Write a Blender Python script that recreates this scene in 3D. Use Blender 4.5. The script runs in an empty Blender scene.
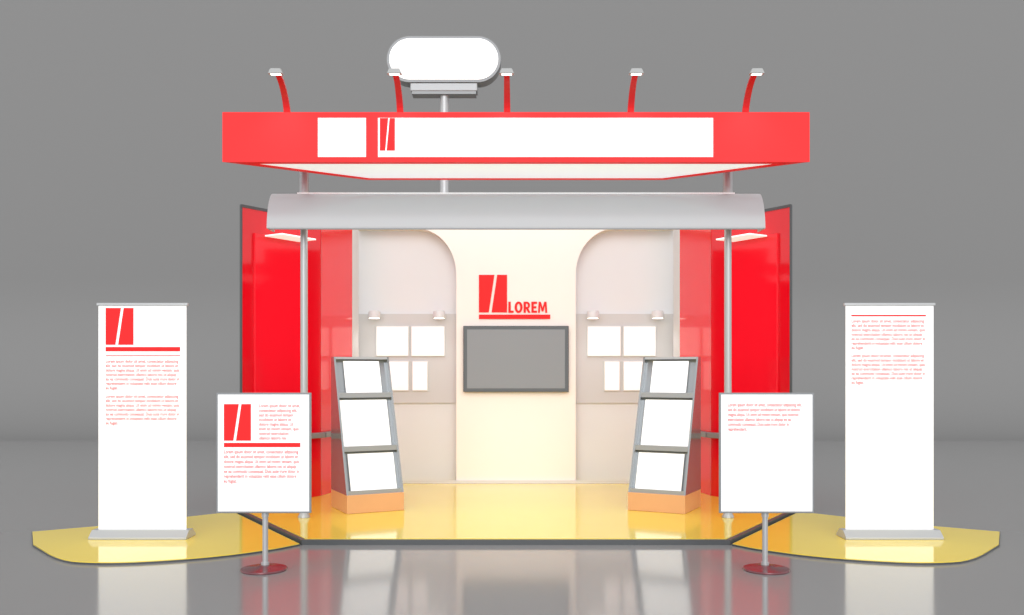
import bpy, bmesh, math
from mathutils import Vector, Matrix

# ------------------------------------------------------------------ helpers
def lin(h):
    h = h.lstrip('#')
    o = []
    for i in (0, 2, 4):
        v = int(h[i:i+2], 16) / 255
        o.append(v/12.92 if v <= 0.04045 else ((v+0.055)/1.055)**2.4)
    return (*o, 1)

def mat(name, col, rough=0.5, metal=0.0, emit=0.0, coat=0.0, noise=0.0, nscale=3.0, spec=0.5, ecol=None):
    m = bpy.data.materials.new(name)
    m.use_nodes = True
    nt = m.node_tree
    b = nt.nodes['Principled BSDF']
    c = lin(col)
    b.inputs['Base Color'].default_value = c
    b.inputs['Roughness'].default_value = rough
    b.inputs['Metallic'].default_value = metal
    b.inputs['Coat Weight'].default_value = coat
    b.inputs['Coat Roughness'].default_value = 0.04
    b.inputs['Specular IOR Level'].default_value = spec
    if emit:
        b.inputs['Emission Color'].default_value = lin(ecol) if ecol else c
        b.inputs['Emission Strength'].default_value = emit
    if noise:
        tc = nt.nodes.new('ShaderNodeTexCoord')
        n = nt.nodes.new('ShaderNodeTexNoise')
        n.inputs['Scale'].default_value = nscale
        r = nt.nodes.new('ShaderNodeMapRange')
        r.inputs['To Min'].default_value = 1 - noise
        r.inputs['To Max'].default_value = 1 + noise
        mx = nt.nodes.new('ShaderNodeVectorMath'); mx.operation = 'SCALE'
        mx.inputs[0].default_value = c[:3]
        nt.links.new(tc.outputs['Object'], n.inputs['Vector'])
        nt.links.new(n.outputs['Fac'], r.inputs['Value'])
        nt.links.new(r.outputs['Result'], mx.inputs['Scale'])
        nt.links.new(mx.outputs['Vector'], b.inputs['Base Color'])
    return m

M = {}
M['hall']    = mat('hall_grey_paint', '#828282', 0.9, noise=0.01, nscale=0.1, spec=0.0)
M['floor']   = mat('polished_grey_floor', '#8a8a8a', 0.11, noise=0.01, nscale=0.3, spec=0.55)
M['yellow']  = mat('yellow_gloss_floor', '#fade52', 0.10, coat=0.3, noise=0.02, spec=0.4)
M['dark']    = mat('dark_grey_edge', '#4c4f52', 0.4)
M['red']     = mat('fascia_red', '#ff3436', 0.4, noise=0.01, spec=0.12, emit=0.06)  # faint glow added to lift the red; the fascia is not lit from within
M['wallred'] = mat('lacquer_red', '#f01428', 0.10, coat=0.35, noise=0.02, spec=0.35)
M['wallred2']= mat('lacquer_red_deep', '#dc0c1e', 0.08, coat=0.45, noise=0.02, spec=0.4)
M['print']   = mat('red_print', '#f23436', 0.6, spec=0.05)
M['white']   = mat('white_print', '#ffffff', 0.6, emit=0.12, spec=0.1)  # slight glow added to keep sheets and panels white; they are no lamps
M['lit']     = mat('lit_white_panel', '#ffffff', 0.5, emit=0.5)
M['soffit']  = mat('soffit_white', '#e6ecf0', 0.5, emit=0.5, ecol='#f2fbff')  # glow put into the canopy underside to whiten it; no lamp there
M['cream']   = mat('cream_laminate', '#f3eee7', 0.4, noise=0.01, spec=0.3)
M['niche']   = mat('niche_pale_grey', '#dcdee0', 0.5, noise=0.01, spec=0.2)
M['niche2']  = mat('niche_panel_grey', '#c9c9c9', 0.5, noise=0.01, spec=0.2)
M['silver']  = mat('brushed_silver', '#b2b4b6', 0.3, metal=0.3)
M['grey']    = mat('mid_grey_metal', '#84878a', 0.35, metal=0.2)
M['awning']  = mat('awning_grey', '#b3b5b8', 0.3, noise=0.01)
M['rackside']= mat('rack_side_metal', '#a4a8ab', 0.12, metal=0.6)
M['ledge']   = mat('rack_ledge_grey', '#a0a3a6', 0.3, metal=0.2)
M['tan']     = mat('tan_wood_plinth', '#dfa878', 0.3, noise=0.04, nscale=6)
M['bezel']   = mat('tv_bezel', '#4c5256', 0.35)
M['screen']  = mat('tv_screen', '#787d80', 0.2, spec=0.5)
M['base']    = mat('base_maroon_chrome', '#75484e', 0.2, metal=0.3)
M['armred']  = mat('lamp_arm_red', '#dc3234', 0.35, spec=0.3)
M['lamp']    = mat('lamp_head_grey', '#a6a8a8', 0.35)
M['cup']     = mat('lamp_cup_white', '#d8d8d8', 0.35)
M['bulb']    = mat('lamp_bulb', '#fffaf2', 0.5, emit=2.0)

def link(o, parent=None):
    bpy.context.scene.collection.objects.link(o)
    if parent: o.parent = parent
    return o

def empty(name, loc=(0,0,0), rz=0.0):
    e = bpy.data.objects.new(name, None)
    e.empty_display_size = 0.2
    e.location = loc
    e.rotation_euler = (0, 0, rz)
    return link(e)

def mesh_obj(name, bm, m, parent=None, smooth=False, bevel=0.0):
    if bevel:
        bmesh.ops.bevel(bm, geom=bm.edges[:], offset=bevel, segments=2, affect='EDGES', profile=0.5)
    bmesh.ops.recalc_face_normals(bm, faces=bm.faces)
    me = bpy.data.meshes.new(name)
    bm.to_mesh(me); bm.free()
    for mm in (m if isinstance(m, (list, tuple)) else [m]):
        me.materials.append(mm)
    if smooth:
        for p in me.polygons: p.use_smooth = True
    return link(bpy.data.objects.new(name, me), parent)

def box(name, x0, x1, y0, y1, z0, z1, m, parent=None, bevel=0.0):
    bm = bmesh.new()
    bmesh.ops.create_cube(bm, size=1)
    for v in bm.verts:
        v.co = Vector(((x0+x1)/2 + v.co.x*(x1-x0), (y0+y1)/2 + v.co.y*(y1-y0), (z0+z1)/2 + v.co.z*(z1-z0)))
    return mesh_obj(name, bm, m, parent, bevel=bevel)

def prism(name, pts, axis, a, b, m, parent=None, bevel=0.0):
    """extrude a 2-D outline along axis: 'z' -> (x,y), 'y' -> (x,z), 'x' -> (y,z)"""
    bm = bmesh.new()
    def P(p, t):
        return {'z': (p[0], p[1], t), 'y': (p[0], t, p[1]), 'x': (t, p[0], p[1])}[axis]
    A = [bm.verts.new(P(p, a)) for p in pts]
    B = [bm.verts.new(P(p, b)) for p in pts]
    bm.faces.new(A); bm.faces.new(list(reversed(B)))
    n = len(pts)
    for i in range(n):
        bm.faces.new((A[i], B[i], B[(i+1) % n], A[(i+1) % n]))
    return mesh_obj(name, bm, m, parent, bevel=bevel)

def lathe(name, prof, m, parent=None, loc=(0,0,0), seg=40, rot=None):
    bm = bmesh.new()
    rings = []
    for r, z in prof:
        rings.append([bm.verts.new((r*math.cos(2*math.pi*i/seg), r*math.sin(2*math.pi*i/seg), z)) for i in range(seg)])
    for a, b in zip(rings, rings[1:]):
        for i in range(seg):
            bm.faces.new((a[i], a[(i+1) % seg], b[(i+1) % seg], b[i]))
    bm.faces.new(rings[0]); bm.faces.new(rings[-1])
    o = mesh_obj(name, bm, m, parent)
    for p in o.data.polygons:
        if len(p.vertices) == 4: p.use_smooth = True
    try: o.data.set_sharp_from_angle(angle=math.radians(40))
    except Exception: pass
    o.location = loc
    if rot: o.rotation_euler = rot
    return o

def strip(name, path, w, t, m, parent=None):
    """flat bar of width w (x) following a path of (x,y,z), thickness t"""
    bm = bmesh.new()
    rows = []
    for i, p in enumerate(path):
        p = Vector(p)
        d = (Vector(path[min(i+1, len(path)-1)]) - Vector(path[max(i-1, 0)])).normalized()
        nrm = Vector((1, 0, 0)).cross(d).normalized()
        ww = w(i/(len(path)-1)) if callable(w) else w
        X = Vector((ww/2, 0, 0))
        rows.append([bm.verts.new(p+X+nrm*t/2), bm.verts.new(p-X+nrm*t/2), bm.verts.new(p-X-nrm*t/2), bm.verts.new(p+X-nrm*t/2)])
    for a, b in zip(rows, rows[1:]):
        for i in range(4):
            bm.faces.new((a[i], a[(i+1) % 4], b[(i+1) % 4], b[i]))
    bm.faces.new(rows[0]); bm.faces.new(rows[-1])
    return mesh_obj(name, bm, m, parent)

def text(name, body, x, z, y, width, pitch, m, parent, bold=0.008, cap=None):
    cu = bpy.data.curves.new(name, 'FONT')
    cu.body = body
    cu.size = 1.0
    cu.space_line = 1.0
    cu.align_y = 'TOP_BASELINE'
    cu.offset = bold
    cu.resolution_u = 3
    cu.materials.append(m)
    o = link(bpy.data.objects.new(name, cu), parent)
    bpy.context.view_layer.update()
    w = o.dimensions.x
    sx = width / w
    if cap: sy = cap / 0.69
    else: sy = pitch
    o.scale = (sx, sy, 1)
    o.rotation_euler = (math.radians(90), 0, 0)
    o.location = (x, y, z - 0.69*sy)
    return o

def block_word(name, word, x, z0, h, width, y, t, m, parent):
    """bold sans capitals cut from plate: x left edge, z0 baseline, h cap height"""
    W = {'L': 0.52, 'O': 0.80, 'R': 0.68, 'E': 0.56, 'M': 0.92}
    gap = 0.10
    total = sum(W[c] for c in word) + gap*(len(word)-1)
    k = width/total
    bm = bmesh.new()
    S = 0.23            # stroke in cap-height units (x strokes scaled by k)
    def poly(pts):
        A = [bm.verts.new((p[0], y, p[1])) for p in pts]
        B = [bm.verts.new((p[0], y-t, p[1])) for p in pts]
        bm.faces.new(A); bm.faces.new(list(reversed(B)))
        for i in range(len(pts)):
            j = (i+1) % len(pts)
            bm.faces.new((A[i], B[i], B[j], A[j]))
    cx = x
    for c in word:
        w = W[c]
        def Q(a, b): return (cx + a*k, z0 + b*h)
        def R(a0, b0, a1, b1): poly([Q(a0,b0), Q(a1,b0), Q(a1,b1), Q(a0,b1)])
        if c == 'L':
            poly([Q(0,0), Q(w,0), Q(w,0.19), Q(S,0.19), Q(S,1), Q(0,1)])
        elif c == 'E':
            poly([Q(0,0), Q(w,0), Q(w,0.19), Q(S,0.19), Q(S,0.41), Q(w*0.9,0.41), Q(w*0.9,0.59), Q(S,0.59), Q(S,0.81), Q(w,0.81), Q(w,1), Q(0,1)])
        elif c == 'M':
            poly([Q(0,0), Q(0.19,0), Q(0.22,0.66), Q(0.38,0.12), Q(0.54,0.12), Q(0.70,0.66), Q(0.73,0), Q(w,0), Q(w-0.07,1), Q(w-0.29,1), Q(0.46,0.44), Q(0.29,1), Q(0.07,1)])
        elif c in 'OR':
            def ring(cxx, cz, ro, rz, ri, riz, a0, a1, n=24):
                for i in range(n):
                    p, q = math.radians(a0+(a1-a0)*i/n), math.radians(a0+(a1-a0)*(i+1)/n)
                    poly([Q(cxx+ro*math.cos(p), cz+rz*math.sin(p)), Q(cxx+ro*math.cos(q), cz+rz*math.sin(q)),
                          Q(cxx+ri*math.cos(q), cz+riz*math.sin(q)), Q(cxx+ri*math.cos(p), cz+riz*math.sin(p))])
            if c == 'O':
                ring(w/2, 0.5, w/2, 0.52, w/2-S-0.01, 0.32, 0, 360)
            else:
                R(0, 0, S, 1)
                R(S, 0.83, 0.34, 1); R(S, 0.36, 0.34, 0.53)
                ring(0.34, 0.68, 0.30, 0.32, 0.09, 0.15, -90, 90, 12)
                poly([Q(0.24,0.38), Q(0.46,0.40), Q(w+0.02,0), Q(w-0.23,0)])
        cx += (w+gap)*k
    return mesh_obj(name, bm, m, parent)

P1 = ("Lorem ipsum dolor sit amet, consectetur adipiscing\n"
      "elit, sed do eiusmod tempor incididunt ut labore et\n"
      "dolore magna aliqua. Ut enim ad minim veniam, quis\n"
      "nostrud exercitation ullamco laboris nisi ut aliquip\n"
      "ex ea commodo consequat. Duis aute irure dolor in\n"
      "reprehenderit in voluptate velit esse cillum dolore\n"
      "eu fugiat.")
P6 = ("Lorem ipsum dolor sit amet, consectetur adipiscing elit,\n"
      "sed do eiusmod tempor incididunt ut labore et dolore\n"
      "magna aliqua. Ut enim ad minim veniam, quis nostrud\n"
      "exercitation ullamco laboris nisi ut aliquip ex ea\n"
      "commodo consequat. Duis aute irure dolor in\n"
      "reprehenderit.")
PS = ("Lorem ipsum dolor sit amet,\n"
      "consectetur adipiscing elit,\n"
      "sed do eiusmod tempor\n"
      "incididunt ut labore et\n"
      "dolore magna aliqua. Ut\n"
      "enim ad minim veniam, quis\n"
      "nostrud exercitation\n"
      "ullamco laboris nisi")

def mark(parent, x0, x1, zt, zb, bx1, y, t=0.004):
    """plain stand-in mark: a block split by a slanted slit above a straight bar"""
    h = zt - zb
    z1 = zb + h*0.15
    w = x1 - x0
    g = w*0.05
    prism('mark_block_a', [(x0, z1), (x0, zt), (x0+w*0.60-g, zt), (x0+w*0.40-g, z1)], 'y', y, y-t, M['print'], parent)
    prism('mark_block_b', [(x0+w*0.40+g, z1), (x0+w*0.60+g, zt), (x1, zt), (x1, z1)], 'y', y, y-t, M['print'], parent)
    if bx1 is not None:
        box('mark_bar', x0, bx1, y-t, y, zb, zb+h*0.10, M['print'], parent)

# ------------------------------------------------------------------ hall
bm = bmesh.new()
vs = [bm.verts.new(p) for p in ((-34,-6,0),(34,-6,0),(34,20,0),(-34,20,0))]
bm.faces.new(vs)
mesh_obj('floor', bm, M['floor'])
bm = bmesh.new()
prof = [(20, 0)] + [(20+4*math.sin(t), 4-4*math.cos(t)) for t in [i*math.pi/2/16 for i in range(1, 17)]] + [(24, 15)]
rows = [[bm.verts.new((x, y, z)) for x in (-34, 34)] for y, z in prof]
for a, b in zip(rows, rows[1:]): bm.faces.new((a[0], a[1], b[1], b[0]))
mesh_obj('wall_back', bm, M['hall'], smooth=True)

# ------------------------------------------------------------------ platform
T = 0.05   # platform top height
plat = empty('stand_platform')
outl = [(-1.87,7.85),(1.87,7.85),(2.99,9.62),(2.99,9.85),(2.20,12.10),(-2.20,12.10),(-2.99,9.85),(-2.99,9.62)]
prism('platform_edge', outl, 'z', 0, T-0.006, M['dark'], plat)
inn = [(-1.845,7.885),(1.845,7.885),(2.95,9.63),(2.95,9.84),(2.17,12.08),(-2.17,12.08),(-2.95,9.84),(-2.95,9.63)]
prism('platform_top', inn, 'z', T-0.006, T-0.001, M['yellow'], plat)

def chaikin(p, n=2):
    for _ in range(n):
        q = [p[0]]
        for a, b in zip(p, p[1:]):
            q += [(a[0]*.75+b[0]*.25, a[1]*.75+b[1]*.25), (a[0]*.25+b[0]*.75, a[1]*.25+b[1]*.75)]
        p = q + [p[-1]]
    return p
wing = [(-4.52,8.40)] + chaikin([(-4.18,7.78),(-3.62,7.12),(-3.30,7.02),(-2.95,7.05),(-2.45,7.24),(-2.05,7.56),(-1.875,7.81)]) + \
       [(-3.02,9.62),(-3.10,9.55),(-3.45,9.22),(-3.95,8.77)]
for s in (1, -1):
    w = empty('side_platform')
    pts = [(p[0]*s, p[1]) for p in wing]
    cx, cy = -3.1*s, 8.1
    prism('side_platform_edge', pts, 'z', 0, 0.014, M['dark'], w)
    prism('side_platform_top', [(cx+(x-cx)*0.995, cy+(y-cy)*0.993) for x, y in pts], 'z', 0.014, 0.02, M['yellow'], w)

# ------------------------------------------------------------------ stand back wall
bw = empty('stand_back_wall')
L = [(-0.785, T)]
for i in range(0, 17):
    t = i*math.pi/2/16
    L.append((-1.30 + 0.515*math.cos(t), 2.79 + 0.61*math.sin(t)))
L += [(-2.10, 3.40), (-2.10, 3.55)]
full = L + [(-x, z) for x, z in reversed(L)]
prism('arched_front_panel', full, 'y', 11.84, 12.04, M['cream'], bw)
box('niche_back', -2.14, 2.14, 12.04, 12.08, T, 3.55, M['niche'], bw)
for s in (-1, 1):
    x0, x1 = sorted((s*2.10, s*0.785))
    box('niche_display_panel', x0, x1, 12.01, 12.04, 1.10, 2.29, M['niche2'], bw)
box('baseboard', -2.1, 2.1, 11.815, 11.84, T, T+0.04, M['cup'], bw)

# frames in niches
for s in (-1, 1):
    for (a, b, z0, z1) in ((-1.867,-1.427,1.72,2.127),(-1.40,-0.947,1.72,2.127),(-1.707,-1.427,1.26,1.66),(-1.387,-1.173,1.26,1.66)):
        x0, x1 = sorted((a*-s, b*-s))
        e = empty('picture_frame', ((x0+x1)/2, 12.01, (z0+z1)/2))
        w, h = (x1-x0)/2, (z1-z0)/2
        box('frame', -w, w, -0.02, 0, -h, h, M['cup'], e, bevel=0.004)
        box('print_sheet', -w+0.012, w-0.012, -0.024, -0.019, -h+0.012, h-0.012, M['white'], e)
    for lx in (1.867, 1.013):
        e = empty('wall_spotlight', (lx*s, 12.01, 2.27))
        lathe('mount', [(0.03,0),(0.03,0.03)], M['cup'], e, (0,0,0), rot=(math.radians(90),0,0), seg=20)
        lathe('arm', [(0.012,0),(0.012,0.10)], M['cup'], e, (0,-0.02,0), rot=(math.radians(90),0,0), seg=16)
        lathe('lamp_cup', [(0.05,-0.05),(0.080,-0.045),(0.080,0.03),(0.065,0.05),(0.02,0.055)], M['cup'], e, (0,-0.15,0), seg=28)
        lathe('bulb', [(0.0705,-0.052),(0.07,-0.046)], M['bulb'], e, (0,-0.15,-0.002), seg=28)
        li = bpy.data.lights.new('spot_glow', 'SPOT'); li.energy = 4; li.spot_size = 2.0; li.spot_blend = 1; li.shadow_soft_size = 0.05
        lo = link(bpy.data.objects.new('spot_glow', li), e); lo.location = (0,-0.2,-0.08); lo.rotation_euler = (math.radians(-12),0,0)

# wall lettering
wl = empty('wall_lettering', (0, 11.838, 0))
mark(wl, -0.487, -0.118, 2.79, 2.21, 0.45, 0, 0.012)
block_word('lorem_word', 'LOREM', -0.10, 2.292, 0.145, 0.51, 0, 0.012, M['print'], wl)

# television
tv = empty('television', (0, 11.838, 1.684))
box('tv_body', -0.60, 0.60, -0.03, 0, -0.35, 0.35, M['bezel'], tv)
box('tv_frame', -0.69, 0.69, -0.07, -0.03, -0.433, 0.433, M['bezel'], tv, bevel=0.006)
box('tv_screen_glass', -0.64, 0.64, -0.074, -0.069, -0.385, 0.385, M['screen'], tv)

# ------------------------------------------------------------------ side walls
def side_wall(s):
    root = empty('wall_left' if s < 0 else 'wall_right')
    def seg(p0, p1, nm):
        # local -Y faces the interior
        if s > 0: p0, p1 = (-p1[0], p1[1]), (-p0[0], p0[1])
        d = Vector((p1[0]-p0[0], p1[1]-p0[1]))
        e = bpy.data.objects.new(nm, None)
        e.location = (p0[0], p0[1], 0); e.rotation_euler = (0, 0, math.atan2(d.y, d.x))
        link(e, root)
        return e, d.length
    def U(a, b, Ln):
        return (a, b) if s < 0 else (Ln-b, Ln-a)
    e, Ln = seg((-2.945, 9.65), (-2.31, 10.63), 'front_section')
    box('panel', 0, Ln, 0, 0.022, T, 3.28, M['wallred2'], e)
    a, b = U(0, 0.010, Ln); box('edge_trim', a-0.002, b+0.002, -0.003, 0.024, T, 3.30, M['dark'], e)
    box('top_trim', 0, Ln, -0.008, 0.024, 3.28, 3.31, M['dark'], e)
    a, b = U(0.16, 0.92, Ln); box('raised_panel', a, b, -0.03, 0, 0.84, 3.02, M['wallred'], e, bevel=0.004)
    a, b = U(0.04, Ln, Ln); box('rail', a, b, -0.08, 0, 0.74, 0.80, M['grey'], e, bevel=0.005)
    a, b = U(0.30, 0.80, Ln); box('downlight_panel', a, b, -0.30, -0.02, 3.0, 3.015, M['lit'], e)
    e, Ln = seg((-2.31, 10.63), (-2.10, 11.54), 'rear_section')
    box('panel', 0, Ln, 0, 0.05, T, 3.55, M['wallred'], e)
    a, b = U(0.0, 0.03, Ln); box('seam', a, b, -0.006, 0, T, 3.5, M['wallred2'], e)
    box('rail', 0, Ln, -0.08, 0, 0.74, 0.80, M['grey'], e, bevel=0.005)
    e, Ln = seg((-2.10, 11.54), (-2.07, 11.84), 'return_section')
    box('panel', 0, Ln, 0, 0.05, T, 3.55, M['niche'], e)
side_wall(-1); side_wall(1)

# ------------------------------------------------------------------ support poles
for s in (-1, 1):
    e = empty('support_pole', (s*2.13, 9.045, T))
    lathe('pole', [(0.036,0),(0.036,3.20)], M['silver'], e, seg=28)
    lathe('pole_top', [(0.048,3.18),(0.048,3.70)], M['silver'], e, seg=28)
    lathe('base_plate', [(0.06,0),(0.06,0.012),(0.05,0.03),(0.04,0.05)], M['silver'], e, seg=28)

# ------------------------------------------------------------------ awning
aw = empty('curved_awning')
bm = bmesh.new()
arc = []
for i in range(15):
    t = i/14*math.radians(84)
    arc.append((8.98 - 0.25*math.sin(t), 2.91 + 0.42*(math.cos(t)-math.cos(math.radians(84)))))
arc.append((8.735, 2.905)); 
XH = 2.42
rows = [[bm.verts.new((x, y, z)) for x in (-XH, XH)] for y, z in arc]
inner = [[bm.verts.new((x, y+0.012, z-0.010 if z > 2.93 else z)) for x in (-XH, XH)] for y, z in arc]
for G in (rows, inner):
    for a, b in zip(G, G[1:]): bm.faces.new((a[0], a[1], b[1], b[0]))
for k in (0, 1):
    for i in range(len(arc)-1): bm.faces.new((rows[i][k], rows[i+1][k], inner[i+1][k], inner[i][k]))
bm.faces.new((rows[0][0], rows[0][1], inner[0][1], inner[0][0]))
bm.faces.new((rows[-1][0], rows[-1][1], inner[-1][1], inner[-1][0]))
o = mesh_obj('awning_sheet', bm, M['awning'], aw, smooth=True)
try: o.data.set_sharp_from_angle(angle=math.radians(40))
except Exception: pass
for x0, x1 in ((-XH,-XH+0.012),(XH-0.012,XH)):
    prism('end_cap', [(y+0.004, z-0.004) for y, z in arc]+[(8.98,2.905)], 'x', x0, x1, M['awning'], aw)
box('bottom_lip', -XH+0.02, XH-0.02, 8.732, 8.76, 2.895, 2.907, M['grey'], aw)
box('top_highlight_strip', -2.18, 2.18, 8.965, 8.983, 3.245, 3.298, M['white'], aw)  # white strip standing in for the highlight along the awning's top edge

# ------------------------------------------------------------------ fascia
fa = empty('fascia_canopy')
zb, zt = 3.43, 3.886
f0 = [(-2.685,8.23),(2.685,8.23),(1.49,9.0),(-1.49,9.0)]
f1 = [(-2.45,8.31),(2.45,8.31),(1.46,8.965),(-1.46,8.965)]
bm = bmesh.new()
A = [bm.verts.new((x,y,zb)) for x,y in f0]; B = [bm.verts.new((x,y,zt)) for x,y in f0]
C = [bm.verts.new((x,y,zb)) for x,y in f1]; D = [bm.verts.new((x,y,zb+0.02)) for x,y in f1]
for i in range(4):
    j = (i+1) % 4
    bm.faces.new((A[i],A[j],B[j],B[i])); bm.faces.new((A[i],A[j],C[j],C[i])); bm.faces.new((C[i],C[j],D[j],D[i]))
bm.faces.new(B); bm.faces.new(D)
mesh_obj('fascia_body', bm, M['red'], fa)
prism('soffit_panel', [(x*0.998, y) for x, y in f1], 'z', zb+0.010, zb+0.019, M['soffit'], fa)
for s in (-1, 1):
    box('pole_bracket', s*2.13-0.03, s*2.13+0.03, 8.60, 8.996, 3.55, 3.61, M['silver'], fa)
box('white_panel_small', -1.81, -1.371, 8.222, 8.23, 3.474, 3.831, M['white'], fa)
box('white_panel_long', -1.261, 1.801, 8.222, 8.23, 3.474, 3.831, M['white'], fa)
mark(fa, -1.243, -1.106, 3.828, 3.48, None, 8.222, 0.004)

# arm lamps
for x in (-2.115, -1.07, -0.082, 1.06, 2.12):
    e = empty('arm_spotlight', (x, 8.32, zt+0.001))
    path = []
    for i in range(11):
        t = i/10
        path.append((0, -0.36*t**1.3, 0.014+0.255*math.sin(t*math.pi/2)**0.95 if i else 0.014))
    strip('arm', path, lambda t: 0.060-0.012*t, 0.02, M['armred'], e)
    box('foot', -0.045, 0.045, -0.03, 0.03, 0, 0.012, M['armred'], e)
    prism('head', [(-0.045,0.29),(0.045,0.29),(0.066,0.245),(-0.066,0.245)], 'y', -0.42, -0.36, M['lamp'], e, bevel=0.005)
    box('lens', -0.045, 0.045, -0.41, -0.37, 0.241, 0.2455, M['bulb'], e)
    li = bpy.data.lights.new('lamp_beam', 'SPOT'); li.energy = 7; li.spot_size = 1.8; li.spot_blend = 1; li.shadow_soft_size = 0.04
    lo = link(bpy.data.objects.new('lamp_beam', li), e); lo.location = (0,-0.39,0.23); lo.rotation_euler = (math.radians(15),0,0)

# ------------------------------------------------------------------ pylon sign
py = empty('pylon_sign', (-0.99, 12.45, 0))
lathe('post', [(0.062,0),(0.062,5.34)], M['silver'], py, seg=32)
lathe('foot_plate', [(0.25,0),(0.25,0.02),(0.09,0.05)], M['silver'], py, seg=32)
def pill(w, h, n=20):
    r = h/2; pts = []
    for cx, a0 in ((w/2-r, -90), (-w/2+r, 90)):
        for i in range(2*n+1):
            a = math.radians(a0+180*i/(2*n)); pts.append((cx+r*math.cos(a), r*math.sin(a)))
    return pts
prism('sign_case', [(x, z+5.80) for x, z in pill(1.56, 0.63)], 'y', -0.12, 0.12, M['grey'], py)
prism('sign_face', [(x, z+5.80) for x, z in pill(1.49, 0.56)], 'y', -0.13, -0.12, M['lit'], py)
box('cradle', -0.46, 0.46, -0.11, 0.11, 5.37, 5.48, M['ledge'], py, bevel=0.01)
box('cradle_lower', -0.44, 0.44, -0.10, 0.10, 5.33, 5.37, M['grey'], py)

# ------------------------------------------------------------------ brochure racks
for s in (-1, 1):
    a = math.radians(27)
    W = 0.62
    fl = Vector((-1.735, 9.24))
    c = fl + Vector((math.cos(a), math.sin(a)))*W/2 + Vector((-math.sin(a), math.cos(a)))*0.6
    e = empty('brochure_rack', (c.x*(-s), c.y, T), a*(-s))
    h = W/2
    box('plinth', -h, h, -0.60, 0, 0, 0.19, M['tan'], e, bevel=0.004)
    side = [(0,0.19),(-0.585,0.19),(-0.10,1.625),(0,1.625)]
    prism('side_panel_a', side, 'x', -h, -h+0.02, M['rackside'], e)
    prism('side_panel_b', side, 'x', h-0.02, h, M['rackside'], e)
    slope = 0.485/1.435
    def fy(z, off=0.0): return -0.585 + (z-0.19)*slope + off
    prism('back_board', [(0,0.19),(fy(0.19,0.07),0.19),(fy(1.6,0.07),1.61),(0,1.61)], 'x', -h+0.02, h-0.02, M['rackside'], e)
    box('top_rail', -h+0.02, h-0.02, -0.10, 0, 1.60, 1.625, M['silver'], e)
    for (z0, z1, x0, x1) in ((0.21,0.60,-0.25,0.25),(0.66,1.16,-0.285,0.24),(1.22,1.58,-0.20,0.20)):
        xa, xb = (x0, x1) if s < 0 else (-x1, -x0)
        prism('brochure_sheet', [(fy(z0,0.045),z0),(fy(z0,0.030),z0),(fy(z1,0.030),z1),(fy(z1,0.045),z1)], 'x', xa, xb, M['white'], e)
        prism('shelf_ledge', [(fy(z0,0.07),z0-0.035),(fy(z0,-0.0),z0-0.035),(fy(z0,0.0),z0+0.02),(fy(z0,0.015),z0+0.02),(fy(z0,0.015),z0-0.005),(fy(z0,0.07),z0-0.005)], 'x', -h+0.02, h-0.02, M['ledge'], e)

# ------------------------------------------------------------------ roll-up banners
for s in (-1, 1):
    e = empty('roll_up_banner', (s*3.36, 8.10, 0.02))
    box('banner_sheet', -0.395, 0.395, -0.006, 0, 0.06, 2.09, M['white'], e)
    box('top_bar', -0.41, 0.41, -0.015, 0.012, 2.085, 2.11, M['silver'], e, bevel=0.004)
    lathe('rear_pole', [(0.012,0.06),(0.012,2.09)], M['grey'], e, (0,0.02,0), seg=16)
    prism('cassette', [(-0.12,0.0),(-0.12,0.02),(-0.05,0.075),(0.05,0.075),(0.12,0.02),(0.12,0.0)], 'x', -0.435, 0.435, M['silver'], e, bevel=0.004)
    if s < 0:
        mark(e, -0.33, -0.08, 2.065, 1.675, 0.34, -0.006, 0.002)
        box('thin_rule', -0.33, 0.34, -0.008, -0.006, 1.632, 1.639, M['print'], e)
        text('paragraph_a', P1, -0.33, 1.600, -0.0075, 0.66, 0.040, M['print'], e)
        text('paragraph_b', P1, -0.33, 1.285, -0.0075, 0.66, 0.040, M['print'], e)
    else:
        box('rule', -0.344, 0.326, -0.008, -0.006, 1.990, 2.003, M['print'], e)
        text('paragraph_a', P1, -0.344, 1.962, -0.0075, 0.66, 0.040, M['print'], e)
        text('paragraph_b', P1, -0.344, 1.650, -0.0075, 0.66, 0.040, M['print'], e)

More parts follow.
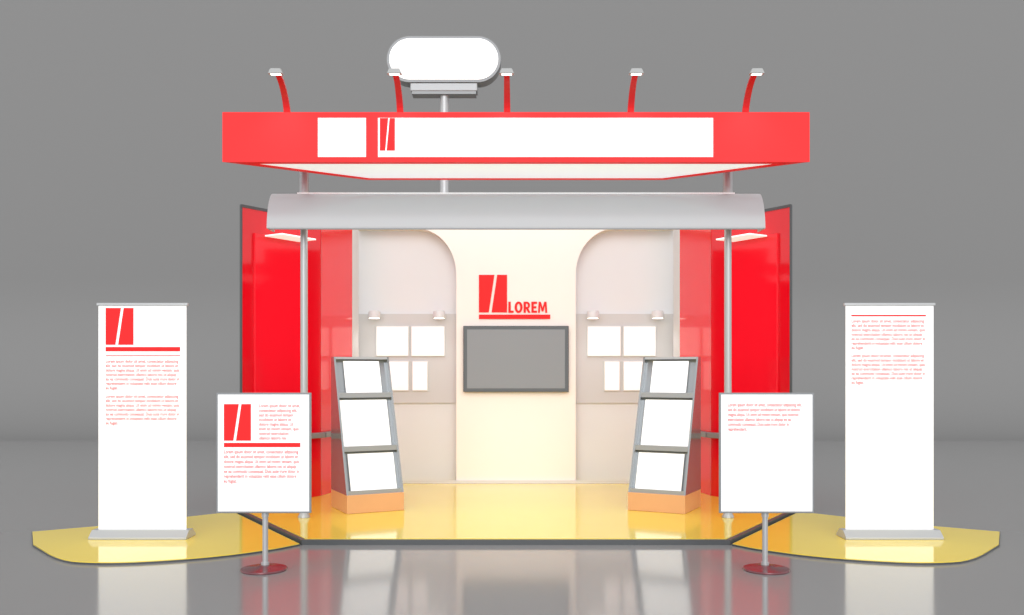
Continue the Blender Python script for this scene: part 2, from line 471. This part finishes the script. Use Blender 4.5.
# ------------------------------------------------------------------ sign stands
for s in (-1, 1):
    e = empty('poster_stand', (-1.918 if s < 0 else 1.905, 6.85, 0))
    lathe('base_disc', [(0.172,0),(0.175,0.006),(0.17,0.016),(0.06,0.026),(0.03,0.035)], M['base'], e, seg=48)
    lathe('stem', [(0.021,0.02),(0.021,0.60)], M['silver'], e, (0,0.035,0), seg=24)
    lathe('collar', [(0.03,0.03),(0.03,0.055)], M['silver'], e, (0,0.035,0), seg=24)
    lathe('clamp', [(0.027,0.40),(0.027,0.435)], M['silver'], e, (0,0.035,0), seg=24)
    box('board_frame', -0.36, 0.36, -0.012, 0.012, 0.435, 1.350, M['grey'], e, bevel=0.003)
    box('poster', -0.346, 0.346, -0.015, -0.011, 0.449, 1.336, M['white'], e)
    if s < 0:
        mark(e, -0.30, -0.095, 1.264, 0.937, 0.28, -0.015, 0.002)
        text('paragraph_short', PS, -0.034, 1.264, -0.0165, 0.312, 0.035, M['print'], e)
        text('paragraph_long', P1, -0.30, 0.915, -0.0165, 0.57, 0.037, M['print'], e)
    else:
        text('paragraph', P6, -0.297, 1.272, -0.0165, 0.56, 0.037, M['print'], e)

# ------------------------------------------------------------------ lights
w = bpy.data.worlds.new('World'); bpy.context.scene.world = w
w.use_nodes = True
w.node_tree.nodes['Background'].inputs['Color'].default_value = (1, 1, 1, 1)
w.node_tree.nodes['Background'].inputs['Strength'].default_value = 1.0
def sun(name, e, rx, rz, ang):
    l = bpy.data.lights.new(name, 'SUN'); l.energy = e; l.angle = math.radians(ang)
    o = link(bpy.data.objects.new(name, l)); o.rotation_euler = (math.radians(rx), 0, math.radians(rz)); o.location = (0, -2, 8)
sun('key_sun', 1.55, 70, 0, 50)
def area(name, loc, rot, sx, sy, e, col=(1,1,1)):
    l = bpy.data.lights.new(name, 'AREA'); l.shape = 'RECTANGLE'; l.size = sx; l.size_y = sy; l.energy = e; l.color = col
    o = link(bpy.data.objects.new(name, l)); o.location = loc; o.rotation_euler = [math.radians(r) for r in rot]
area('interior_fill_light', (0, 9.15, 3.22), (46, 0, 0), 3.8, 0.15, 28, (0.97, 0.98, 1.0))  # unseen area lamp added behind the awning to brighten the dim interior

# ------------------------------------------------------------------ camera
cam = bpy.data.cameras.new('camera'); co = link(bpy.data.objects.new('camera', cam))
co.location = (0, 0, 1.5); co.rotation_euler = (math.radians(90), 0, 0)
cam.sensor_width = 36; cam.lens = 36*900/1024
cam.shift_y = 65.5/1024; cam.shift_x = -4/1024
bpy.context.scene.camera = co
sc = bpy.context.scene
sc.view_settings.view_transform = 'Standard'
sc.view_settings.look = 'None'
